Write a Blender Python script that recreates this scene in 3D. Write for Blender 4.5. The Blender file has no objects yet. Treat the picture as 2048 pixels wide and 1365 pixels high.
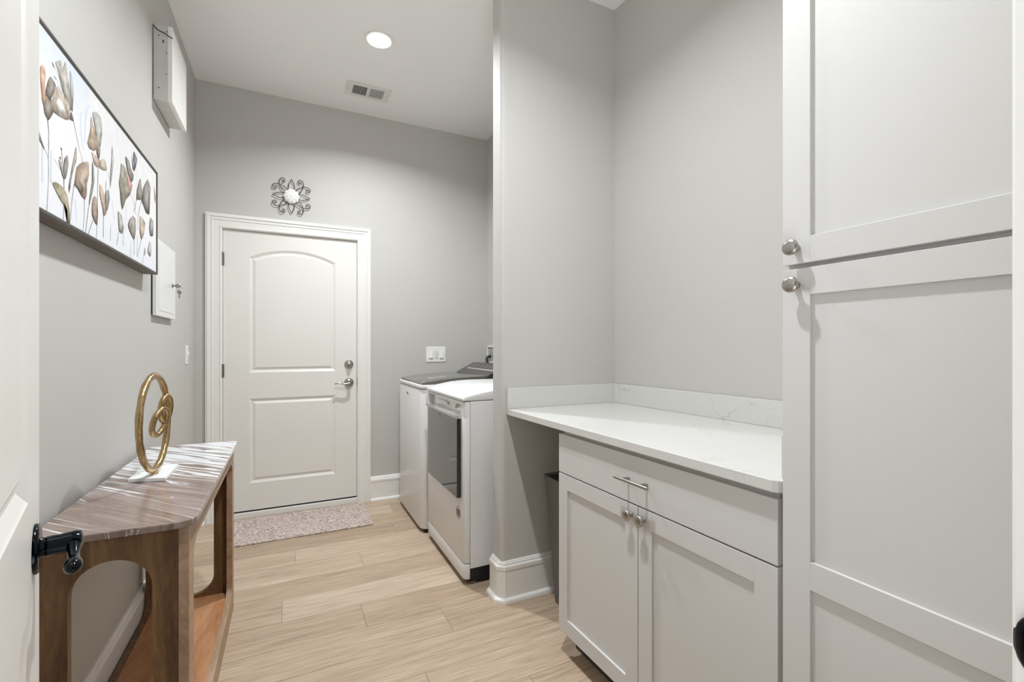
import bpy, bmesh, math, random
from mathutils import Vector, Matrix
random.seed(7)
C = bpy.context.scene.collection
sc = bpy.context.scene

# ------------------------------------------------------------------ materials
def lin(c):
    return tuple((x/255/12.92) if x/255 <= .04045 else ((x/255+.055)/1.055)**2.4 for x in c)
def mat(name, col, rough=.5, metal=0., bump=0., bscale=200., var=.03, vscale=6., spec=.5, coat=0., stretch=None):
    m = bpy.data.materials.new(name); m.use_nodes = True
    n = m.node_tree.nodes; l = m.node_tree.links
    b = n['Principled BSDF']
    b.inputs['Roughness'].default_value = rough; b.inputs['Metallic'].default_value = metal
    b.inputs['Specular IOR Level'].default_value = spec; b.inputs['Coat Weight'].default_value = coat
    b.inputs['Coat Roughness'].default_value = .05
    tc = n.new('ShaderNodeTexCoord'); src = tc.outputs['Object']
    if stretch:
        mp = n.new('ShaderNodeMapping'); mp.inputs['Scale'].default_value = stretch
        l.new(src, mp.inputs['Vector']); src = mp.outputs['Vector']
    nz = n.new('ShaderNodeTexNoise'); nz.inputs['Scale'].default_value = vscale; nz.inputs['Detail'].default_value = 4
    l.new(src, nz.inputs['Vector'])
    r = n.new('ShaderNodeValToRGB'); c = lin(col)
    r.color_ramp.elements[0].position = .3; r.color_ramp.elements[1].position = .7
    r.color_ramp.elements[0].color = (*[x*(1-var) for x in c], 1); r.color_ramp.elements[1].color = (*[min(1, x*(1+var)) for x in c], 1)
    l.new(nz.outputs['Fac'], r.inputs['Fac']); l.new(r.outputs['Color'], b.inputs['Base Color'])
    if bump:
        n2 = n.new('ShaderNodeTexNoise'); n2.inputs['Scale'].default_value = bscale; n2.inputs['Detail'].default_value = 3
        l.new(src, n2.inputs['Vector'])
        bp = n.new('ShaderNodeBump'); bp.inputs['Strength'].default_value = bump; bp.inputs['Distance'].default_value = .002
        l.new(n2.outputs['Fac'], bp.inputs['Height']); l.new(bp.outputs['Normal'], b.inputs['Normal'])
    return m
def N(m, t, **kw):
    x = m.node_tree.nodes.new(t)
    for k, v in kw.items():
        if k in x.inputs: x.inputs[k].default_value = v
        else: setattr(x, k, v)
    return x
def ramp(m, stops):
    r = m.node_tree.nodes.new('ShaderNodeValToRGB'); e = r.color_ramp.elements
    while len(e) < len(stops): e.new(.5)
    for k, (p, c) in enumerate(stops):
        e[k].position = p; e[k].color = (*lin(c), 1)
    return r
def base(name, rough, spec=.5, coat=0.):
    m = bpy.data.materials.new(name); m.use_nodes = True
    b = m.node_tree.nodes['Principled BSDF']; b.inputs['Roughness'].default_value = rough
    b.inputs['Specular IOR Level'].default_value = spec; b.inputs['Coat Weight'].default_value = coat
    return m, b, m.node_tree.links

M_WALL = mat('wall_paint', (195,193,189), .6, bump=.05, bscale=350, var=.012, vscale=2, spec=.3)
M_CEIL = mat('ceiling_paint', (240,239,237), .75, var=.01, vscale=2, spec=.2)
M_TRIM = mat('trim_paint', (234,233,229), .32, var=.01, vscale=3)
M_DOOR = mat('door_paint', (228,226,221), .35, var=.012, vscale=3)
M_CAB = mat('cabinet_paint', (208,207,205), .38, var=.01, vscale=3)
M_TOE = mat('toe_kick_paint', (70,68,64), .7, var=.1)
M_NICKEL = mat('brushed_nickel', (172,168,162), .3, 1., var=.05, vscale=60)
M_STEEL = mat('hinge_steel', (150,147,142), .38, 1., var=.05, vscale=60)
M_BLACKMETAL = mat('black_metal', (22,26,30), .16, .85, var=.1, spec=.6)
M_IRON = mat('black_iron', (46,42,38), .5, .3, var=.1)
M_ENAMEL = mat('white_enamel', (224,224,224), .28, var=.008, vscale=3, spec=.38)
M_PLASTIC = mat('white_plastic', (238,237,233), .35, var=.008)
M_GREYPL = mat('grey_plastic', (168,167,163), .3, var=.02)
M_CHROME = mat('chrome_trim', (212,211,208), .16, .7, var=.02)
M_GLASSBLK = mat('dark_tempered_glass', (36,35,33), .06, var=.02, spec=.6, coat=.6)
M_LIDGLASS = mat('smoked_lid_glass', (96,93,88), .1, var=.03, spec=.6, coat=.5)
M_BLACK = mat('black_plastic', (20,20,20), .4, var=.1)
M_DISPLAY = mat('console_panel', (62,60,57), .2, var=.05)
M_LEGEND = mat('silver_legend', (190,189,186), .35, .3, var=.05)
M_BIN = mat('grey_bin_plastic', (108,105,101), .6, bump=.25, bscale=500, var=.06, vscale=40)
M_BOXWHITE = mat('white_sheet_metal', (236,235,231), .4, var=.015)
M_BOXGREY = mat('enclosure_steel', (204,202,198), .45, var=.03, vscale=10)
M_GOLD = mat('hammered_brass', (184,158,116), .27, 1., bump=.9, bscale=70, var=.18, vscale=40)
M_WMARBLE = mat('white_marble', (236,238,240), .25, var=.03, vscale=12)
M_FRAME = mat('weathered_frame_wood', (104,95,86), .6, bump=.5, bscale=120, var=.28, vscale=30, stretch=(1,.12,1))
M_FRAMEEDGE = mat('dark_frame_lip', (62,60,57), .5, var=.2, vscale=30)
M_ROSE = mat('white_plaster', (240,239,235), .6, var=.02)
M_DARKGAP = mat('shadow_rubber', (40,40,40), .8, var=.1)
M_VENT = mat('vent_enamel', (224,222,218), .4, var=.01)
M_DUCT = mat('duct_interior', (52,50,48), .8, var=.1)

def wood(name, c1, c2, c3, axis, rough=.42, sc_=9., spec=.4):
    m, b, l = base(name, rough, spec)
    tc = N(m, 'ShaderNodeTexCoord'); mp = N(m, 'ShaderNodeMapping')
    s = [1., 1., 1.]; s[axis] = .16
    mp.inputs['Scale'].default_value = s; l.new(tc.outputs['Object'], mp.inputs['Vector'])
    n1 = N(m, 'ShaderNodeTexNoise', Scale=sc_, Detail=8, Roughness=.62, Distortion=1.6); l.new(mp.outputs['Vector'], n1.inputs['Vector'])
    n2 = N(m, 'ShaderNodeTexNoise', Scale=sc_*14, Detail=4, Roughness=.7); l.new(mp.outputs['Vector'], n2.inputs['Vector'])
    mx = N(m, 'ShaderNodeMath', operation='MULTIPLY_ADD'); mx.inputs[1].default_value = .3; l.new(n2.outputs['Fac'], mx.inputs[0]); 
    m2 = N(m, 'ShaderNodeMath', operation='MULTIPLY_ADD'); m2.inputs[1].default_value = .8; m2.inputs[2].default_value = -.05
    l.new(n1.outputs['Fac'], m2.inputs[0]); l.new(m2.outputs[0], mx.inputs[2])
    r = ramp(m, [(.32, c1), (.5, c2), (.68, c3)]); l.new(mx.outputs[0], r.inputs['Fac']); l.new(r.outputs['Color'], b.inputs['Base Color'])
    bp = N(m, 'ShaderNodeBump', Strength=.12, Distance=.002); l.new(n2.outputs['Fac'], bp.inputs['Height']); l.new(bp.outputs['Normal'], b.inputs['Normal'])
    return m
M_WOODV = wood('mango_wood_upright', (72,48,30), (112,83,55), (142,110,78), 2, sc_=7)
M_WOODF_LIT = wood('mango_wood_front_lit', (134,106,82), (168,139,112), (188,160,134), 1)  # lighter copy of the wood, light on the front face put into its colour
M_SHELF_LIT = wood('mango_wood_shelf_lit', (146,98,64), (182,130,90), (202,154,114), 1, sc_=6)  # shelf copy of the wood, coloured brighter as if lit from above

def stone_top():
    m, b, l = base('brown_fantasy_marble', .16, .5)
    tc = N(m, 'ShaderNodeTexCoord'); m0 = N(m, 'ShaderNodeMapping'); m0.inputs['Rotation'].default_value = (0, 0, math.radians(46)); l.new(tc.outputs['Object'], m0.inputs['Vector'])
    mp = N(m, 'ShaderNodeMapping'); mp.inputs['Scale'].default_value = (.5, 4.6, 1); l.new(m0.outputs['Vector'], mp.inputs['Vector'])
    wn = N(m, 'ShaderNodeTexNoise', Scale=2.2, Detail=3); l.new(mp.outputs['Vector'], wn.inputs['Vector'])
    va = N(m, 'ShaderNodeVectorMath', operation='MULTIPLY_ADD'); va.inputs[1].default_value = (.7, .7, 0)
    l.new(wn.outputs['Color'], va.inputs[0]); l.new(mp.outputs['Vector'], va.inputs[2])
    n1 = N(m, 'ShaderNodeTexNoise', Scale=5.5, Detail=10, Roughness=.72); l.new(va.outputs[0], n1.inputs['Vector'])
    mp2 = N(m, 'ShaderNodeMapping'); mp2.inputs['Scale'].default_value = (.4, 3.6, 1); l.new(va.outputs[0], mp2.inputs['Vector'])
    n2 = N(m, 'ShaderNodeTexNoise', Scale=5.5, Detail=6, Roughness=.6); l.new(mp2.outputs['Vector'], n2.inputs['Vector'])
    # white bands grow towards the far end of the slab
    sx = N(m, 'ShaderNodeSeparateXYZ'); l.new(tc.outputs['Object'], sx.inputs[0])
    g = N(m, 'ShaderNodeMapRange'); g.inputs['From Min'].default_value = -.35; g.inputs['From Max'].default_value = .45; g.inputs['To Min'].default_value = -.075; g.inputs['To Max'].default_value = .10
    l.new(sx.outputs['Y'], g.inputs['Value'])
    ad = N(m, 'ShaderNodeMath', operation='ADD'); l.new(n2.outputs['Fac'], ad.inputs[0]); l.new(g.outputs[0], ad.inputs[1])
    wr = N(m, 'ShaderNodeMapRange'); wr.inputs['From Min'].default_value = .515; wr.inputs['From Max'].default_value = .57
    l.new(ad.outputs[0], wr.inputs['Value'])
    br = ramp(m, [(.3, (96,78,68)), (.45, (132,113,103)), (.58, (150,134,126)), (.72, (112,91,80))]); l.new(n1.outputs['Fac'], br.inputs['Fac'])
    mx = N(m, 'ShaderNodeMix', data_type='RGBA'); l.new(wr.outputs[0], mx.inputs['Factor']); l.new(br.outputs['Color'], mx.inputs[6]); mx.inputs[7].default_value = (*lin((226,229,233)), 1)
    l.new(mx.outputs[2], b.inputs['Base Color'])
    return m
M_STONE = stone_top()

def quartz():
    m, b, l = base('white_quartz', .13, .5)
    tc = N(m, 'ShaderNodeTexCoord')
    wn = N(m, 'ShaderNodeTexNoise', Scale=2.6, Detail=5, Roughness=.6); l.new(tc.outputs['Object'], wn.inputs['Vector'])
    va = N(m, 'ShaderNodeVectorMath', operation='MULTIPLY_ADD'); va.inputs[1].default_value = (.42, .42, .42)
    l.new(wn.outputs['Color'], va.inputs[0]); l.new(tc.outputs['Object'], va.inputs[2])
    v = N(m, 'ShaderNodeTexVoronoi', Scale=3.1, feature='DISTANCE_TO_EDGE'); l.new(va.outputs[0], v.inputs['Vector'])
    r = N(m, 'ShaderNodeMapRange'); r.inputs['From Min'].default_value = 0; r.inputs['From Max'].default_value = .012; r.inputs['To Min'].default_value = 1; r.inputs['To Max'].default_value = 0
    l.new(v.outputs['Distance'], r.inputs['Value'])
    n2 = N(m, 'ShaderNodeTexNoise', Scale=5, Detail=3); l.new(tc.outputs['Object'], n2.inputs['Vector'])
    r2 = N(m, 'ShaderNodeMapRange'); r2.inputs['From Min'].default_value = .46; r2.inputs['From Max'].default_value = .68; r2.inputs['To Max'].default_value = .5
    l.new(n2.outputs['Fac'], r2.inputs['Value'])
    mu = N(m, 'ShaderNodeMath', operation='MULTIPLY'); l.new(r.outputs[0], mu.inputs[0]); l.new(r2.outputs[0], mu.inputs[1])
    mx = N(m, 'ShaderNodeMix', data_type='RGBA'); mx.inputs[6].default_value = (*lin((212,211,208)), 1); mx.inputs[7].default_value = (*lin((160,155,148)), 1)
    l.new(mu.outputs[0], mx.inputs['Factor']); l.new(mx.outputs[2], b.inputs['Base Color'])
    return m
M_QUARTZ = quartz()

def floor_mat():
    m, b, l = base('oak_planks', .36, .4)
    at = N(m, 'ShaderNodeAttribute', attribute_name='tone')
    tc = N(m, 'ShaderNodeTexCoord')
    sh = N(m, 'ShaderNodeVectorMath', operation='MULTIPLY_ADD'); sh.inputs[1].default_value = (7.3, 3.1, 5.7)
    l.new(at.outputs['Color'], sh.inputs[0]); l.new(tc.outputs['Object'], sh.inputs[2])
    mp = N(m, 'ShaderNodeMapping'); mp.inputs['Scale'].default_value = (.13, 1.2, 1); l.new(sh.outputs[0], mp.inputs['Vector'])
    n1 = N(m, 'ShaderNodeTexNoise', Scale=11, Detail=7, Roughness=.62, Distortion=1.4); l.new(mp.outputs['Vector'], n1.inputs['Vector'])
    mp2 = N(m, 'ShaderNodeMapping'); mp2.inputs['Scale'].default_value = (.045, 1.3, 1); l.new(sh.outputs[0], mp2.inputs['Vector'])
    n2 = N(m, 'ShaderNodeTexNoise', Scale=110, Detail=4, Roughness=.65); l.new(mp2.outputs['Vector'], n2.inputs['Vector'])
    r = ramp(m, [(.22, (180,159,139)), (.5, (201,182,162)), (.78, (214,198,180))]); l.new(n1.outputs['Fac'], r.inputs['Fac'])
    r2 = ramp(m, [(.28, (160,150,140)), (.58, (255,255,255))]); l.new(n2.outputs['Fac'], r2.inputs['Fac'])
    mx = N(m, 'ShaderNodeMix', data_type='RGBA', blend_type='MULTIPLY'); mx.inputs['Factor'].default_value = .55
    l.new(r.outputs['Color'], mx.inputs[6]); l.new(r2.outputs['Color'], mx.inputs[7])
    r3 = ramp(m, [(0, (222,214,206)), (.5, (244,240,234)), (1, (255,255,255))]); l.new(at.outputs['Fac'], r3.inputs['Fac'])
    m2 = N(m, 'ShaderNodeMix', data_type='RGBA', blend_type='MULTIPLY'); m2.inputs['Factor'].default_value = 1
    l.new(mx.outputs[2], m2.inputs[6]); l.new(r3.outputs['Color'], m2.inputs[7]); l.new(m2.outputs[2], b.inputs['Base Color'])
    bp = N(m, 'ShaderNodeBump', Strength=.08, Distance=.001); l.new(n2.outputs['Fac'], bp.inputs['Height']); l.new(bp.outputs['Normal'], b.inputs['Normal'])
    return m
M_FLOOR = floor_mat()
M_SEAM = mat('plank_seam', (120,98,74), .8)

def mat_rug():
    m, b, l = base('tooled_mat', .75, .3)
    tc = N(m, 'ShaderNodeTexCoord')
    wn = N(m, 'ShaderNodeTexNoise', Scale=7, Detail=2); l.new(tc.outputs['Object'], wn.inputs['Vector'])
    va = N(m, 'ShaderNodeVectorMath', operation='MULTIPLY_ADD'); va.inputs[1].default_value = (.30, .30, 0)
    l.new(wn.outputs['Color'], va.inputs[0]); l.new(tc.outputs['Object'], va.inputs[2])
    v = N(m, 'ShaderNodeTexVoronoi', Scale=9); l.new(va.outputs[0], v.inputs['Vector'])
    w = N(m, 'ShaderNodeMath', operation='MULTIPLY'); w.inputs[1].default_value = 62; l.new(v.outputs['Distance'], w.inputs[0])
    s = N(m, 'ShaderNodeMath', operation='SINE'); l.new(w.outputs[0], s.inputs[0])
    n3 = N(m, 'ShaderNodeTexNoise', Scale=60, Detail=3); l.new(tc.outputs['Object'], n3.inputs['Vector'])
    ad = N(m, 'ShaderNodeMath', operation='MULTIPLY_ADD'); ad.inputs[1].default_value = .16; l.new(s.outputs[0], ad.inputs[0]); l.new(n3.outputs['Fac'], ad.inputs[2])
    r = ramp(m, [(.34, (150,134,126)), (.5, (192,176,168)), (.66, (208,194,187))]); l.new(ad.outputs[0], r.inputs['Fac']); l.new(r.outputs['Color'], b.inputs['Base Color'])
    bp = N(m, 'ShaderNodeBump', Strength=.5, Distance=.002); l.new(ad.outputs[0], bp.inputs['Height']); l.new(bp.outputs['Normal'], b.inputs['Normal'])
    return m
M_MAT = mat_rug()

def canvas_mat():
    m, b, l = base('watercolour_canvas', .8, .2)
    at = N(m, 'ShaderNodeAttribute', attribute_name='paint')
    tc = N(m, 'ShaderNodeTexCoord')
    n1 = N(m, 'ShaderNodeTexNoise', Scale=34, Detail=5, Roughness=.6); l.new(tc.outputs['Object'], n1.inputs['Vector'])
    r = ramp(m, [(.3, (150,144,136)), (.5, (225,222,218)), (.68, (255,255,255))]); l.new(n1.outputs['Fac'], r.inputs['Fac'])
    sp = N(m, 'ShaderNodeSeparateColor'); l.new(at.outputs['Color'], sp.inputs[0])
    inv = N(m, 'ShaderNodeMapRange'); inv.inputs['From Min'].default_value = .8; inv.inputs['From Max'].default_value = .5; inv.inputs['To Max'].default_value = .9
    l.new(sp.outputs['Blue'], inv.inputs['Value'])
    mx = N(m, 'ShaderNodeMix', data_type='RGBA', blend_type='MULTIPLY'); l.new(inv.outputs[0], mx.inputs['Factor']); l.new(at.outputs['Color'], mx.inputs[6]); l.new(r.outputs['Color'], mx.inputs[7])
    l.new(mx.outputs[2], b.inputs['Base Color'])
    return m
M_CANVAS = canvas_mat()

def emis(name, col, s):
    m = bpy.data.materials.new(name); m.use_nodes = True
    b = m.node_tree.nodes['Principled BSDF']; b.inputs['Base Color'].default_value = (*col, 1)
    b.inputs['Emission Color'].default_value = (*col, 1); b.inputs['Emission Strength'].default_value = s
    return m
M_LENS = emis('lit_lens', (1., .98, .95), 30.)

# ------------------------------------------------------------------ mesh helpers
def box(bm, x0, x1, y0, y1, z0, z1, bev=0., seg=2, mtx=None):
    t = bmesh.new(); bmesh.ops.create_cube(t, size=1)
    for v in t.verts: v.co = Vector(((x0+x1)/2+v.co.x*(x1-x0), (y0+y1)/2+v.co.y*(y1-y0), (z0+z1)/2+v.co.z*(z1-z0)))
    if bev: bmesh.ops.bevel(t, geom=list(t.edges), offset=bev, segments=seg, profile=.5, affect='EDGES')
    add(bm, t, mtx)
def add(bm, t, mtx=None):
    if mtx is not None: bmesh.ops.transform(t, matrix=mtx, verts=t.verts)
    bmesh.ops.recalc_face_normals(t, faces=t.faces)
    me = bpy.data.meshes.new('tmp'); t.to_mesh(me); t.free(); bm.from_mesh(me); bpy.data.meshes.remove(me)
def prism(bm, poly, a0, a1, axis='z', bev=0., seg=2, mtx=None, sel=None):
    """poly in the plane across axis: z->(x,y), y->(x,z), x->(y,z)"""
    t = bmesh.new()
    def P(p, a): return {'z': (p[0], p[1], a), 'y': (p[0], a, p[1]), 'x': (a, p[0], p[1])}[axis]
    A = [t.verts.new(P(p, a0)) for p in poly]; B = [t.verts.new(P(p, a1)) for p in poly]
    n = len(poly); t.faces.new(A[::-1]); t.faces.new(B)
    for i in range(n): t.faces.new((A[i], A[(i+1) % n], B[(i+1) % n], B[i]))
    bmesh.ops.recalc_face_normals(t, faces=t.faces)
    if bev:
        ed = [e for e in t.edges if len(e.link_faces) == 2 and e.link_faces[0].normal.angle(e.link_faces[1].normal, 0) > .7]
        bmesh.ops.bevel(t, geom=ed, offset=bev, segments=seg, profile=.5, affect='EDGES')
    add(bm, t, mtx)
def tube(bm, pts, rad, segs=10, closed=False, mtx=None, flat=1.):
    pts = [Vector(p) for p in pts]; n = len(pts)
    if not isinstance(rad, (list, tuple)): rad = [rad]*n
    t = bmesh.new(); rings = []; ref = None
    for i, p in enumerate(pts):
        if closed: d = pts[(i+1) % n]-pts[i-1]
        else: d = pts[min(i+1, n-1)]-pts[max(i-1, 0)]
        d.normalize()
        if ref is None: ref = d.orthogonal().normalized()
        ref = (ref-d*ref.dot(d)).normalized(); bi = d.cross(ref)
        rings.append([t.verts.new(p+(ref*math.cos(2*math.pi*k/segs)+bi*math.sin(2*math.pi*k/segs)*flat)*rad[i]) for k in range(segs)])
    off = 0
    for i in range(n if closed else n-1):
        a = rings[i]; b = rings[(i+1) % n]
        if closed and i == n-1:
            off = min(range(segs), key=lambda o: sum((a[k].co-b[(k+o) % segs].co).length for k in range(segs)))
        for k in range(segs): t.faces.new((a[k], a[(k+1) % segs], b[(k+1+off) % segs], b[(k+off) % segs]))
    if not closed: t.faces.new(rings[0][::-1]); t.faces.new(rings[-1])
    add(bm, t, mtx)
def lathe(bm, prof, segs=28, mtx=None, caps=True):
    """prof: (radius, height) about local z"""
    t = bmesh.new(); rs = []
    for r, h in prof:
        if r < 1e-6: rs.append([t.verts.new((0, 0, h))])
        else: rs.append([t.verts.new((r*math.cos(2*math.pi*k/segs), r*math.sin(2*math.pi*k/segs), h)) for k in range(segs)])
    for a, b in zip(rs, rs[1:]):
        for k in range(segs):
            q = (k+1) % segs
            if len(a) == 1 and len(b) == 1: continue
            if len(a) == 1: t.faces.new((a[0], b[q], b[k]))
            elif len(b) == 1: t.faces.new((a[k], a[q], b[0]))
            else: t.faces.new((a[k], a[q], b[q], b[k]))
    for r in (rs[0], rs[-1]):
        if caps and len(r) > 1: t.faces.new(r)
    add(bm, t, mtx)
def facing(p, d, up=(0, 0, 1)):
    """matrix whose local z points along d, at p"""
    z = Vector(d).normalized(); x = Vector(up).cross(z)
    if x.length < 1e-4: x = Vector((1, 0, 0))
    x.normalize(); y = z.cross(x)
    return Matrix(((x.x, y.x, z.x, p[0]), (x.y, y.y, z.y, p[1]), (x.z, y.z, z.z, p[2]), (0, 0, 0, 1)))
def obj(name, bm, m, parent=None, smooth=False, angle=40):
    me = bpy.data.meshes.new(name)
    if isinstance(bm, bpy.types.Mesh): me = bm
    else: bm.to_mesh(me); bm.free()
    for x in (m if isinstance(m, (list, tuple)) else [m]): me.materials.append(x)
    o = bpy.data.objects.new(name, me); C.objects.link(o)
    if smooth:
        for p in me.polygons: p.use_smooth = True
        me.set_sharp_from_angle(angle=math.radians(angle))
    if parent: o.parent = parent
    return o
def tag(o, label, cat, group=None):
    o['label'] = label; o['category'] = cat
    if group: o['group'] = group
    return o
def struct(o, label=None):
    o['kind'] = 'structure'
    if label: o['label'] = label
    return o
def thing(name, label, cat, mtx=None, loc=(0, 0, 0), group=None):
    o = bpy.data.objects.new(name, None); C.objects.link(o); o.empty_display_size = .05
    o.matrix_world = mtx if mtx is not None else Matrix.Translation(loc)
    return tag(o, label, cat, group)
def frame(u, origin):
    """local x = u (to the viewer's right), local y = into the thing, local z up"""
    u = Vector((u[0], u[1], 0)).normalized(); d = Vector((-u.y, u.x, 0))
    return Matrix(((u.x, d.x, 0, origin[0]), (u.y, d.y, 0, origin[1]), (0, 0, 1, origin[2]), (0, 0, 0, 1)))
def offset(poly, a):
    """closed counter-clockwise polygon moved inwards by a"""
    n = len(poly); out = []
    for i in range(n):
        p0, p1, p2 = Vector(poly[i-1]), Vector(poly[i]), Vector(poly[(i+1) % n])
        d1 = (p1-p0).normalized(); d2 = (p2-p1).normalized()
        n1 = Vector((-d1.y, d1.x)); n2 = Vector((-d2.y, d2.x)); k = (n1+n2)
        k = k/(k.dot(k)/2) if k.length > 1e-6 else n1
        out.append(tuple(p1+k*a))
    return out
def sweep(bm, path, prof, closed=False):
    """path of (x,y); prof of (out, z), out to the right of the path"""
    n = len(path); t = bmesh.new(); cols = []
    for i in range(n):
        p1 = Vector(path[i]); ds = []
        if i > 0: ds.append((p1-Vector(path[i-1])).normalized())
        if i < n-1: ds.append((Vector(path[i+1])-p1).normalized())
        ns = [Vector((d.y, -d.x)) for d in ds]; k = ns[0] if len(ns) == 1 else (ns[0]+ns[1])/((ns[0]+ns[1]).dot(ns[0]+ns[1])/2)
        cols.append([t.verts.new((p1.x+k.x*a, p1.y+k.y*a, z)) for a, z in prof])
    m = len(prof)
    for i in range(n-1):
        for k in range(m): t.faces.new((cols[i][k], cols[i][(k+1) % m], cols[i+1][(k+1) % m], cols[i+1][k]))
    t.faces.new(cols[0]); t.faces.new(cols[-1][::-1]); add(bm, t)
def fill_loops(t, loops):
    es = []
    for lp in loops:
        for i in range(len(lp)):
            e = t.edges.get((lp[i], lp[(i+1) % len(lp)])) or t.edges.new((lp[i], lp[(i+1) % len(lp)])); es.append(e)
    bmesh.ops.triangle_fill(t, edges=es, use_beauty=True)
def holed(bm, outer, holes, a0, a1, axis, bev=0., mtx=None):
    """plate with holes; polygons in the plane across axis"""
    t = bmesh.new()
    def P(p, a): return {'z': (p[0], p[1], a), 'y': (p[0], a, p[1]), 'x': (a, p[0], p[1])}[axis]
    L = []
    for a in (a0, a1):
        ls = [[t.verts.new(P(p, a)) for p in lp] for lp in [outer]+holes]; L.append(ls)
        fill_loops(t, ls)
    for A, B in zip(*L):
        for i in range(len(A)): t.faces.new((A[i], A[(i+1) % len(A)], B[(i+1) % len(A)], B[i]))
    add(bm, t, mtx)
def rrect(x0, x1, z0, z1, r, k=8, rt=None):
    rt = r if rt is None else rt; pts = []
    for cx, cz, a, q in ((x1-r, z0+r, -90, r), (x1-rt, z1-rt, 0, rt), (x0+rt, z1-rt, 90, rt), (x0+r, z0+r, 180, r)):
        for i in range(k+1):
            t = math.radians(a+90*i/k); pts.append((cx+q*math.cos(t), cz+q*math.sin(t)))
    return pts
def catmull(pts, k=4, closed=True, tn=1.):
    n = len(pts); out = []
    for i in range(n if closed else n-1):
        g = lambda j: Vector(pts[j % n]) if closed else Vector(pts[max(0, min(n-1, j))])
        p0, p1, p2, p3 = g(i-1), g(i), g(i+1), g(i+2)
        for s in range(k):
            t = s/k
            q = .5*((2*p1)+(p2-p0)*t+(2*p0-5*p1+4*p2-p3)*t*t+(3*p1-p0-3*p2+p3)*t**3)
            out.append(tuple(q*tn+(p1+(p2-p1)*t)*(1-tn)))
    if not closed: out.append(tuple(pts[-1]))
    return out
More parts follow.
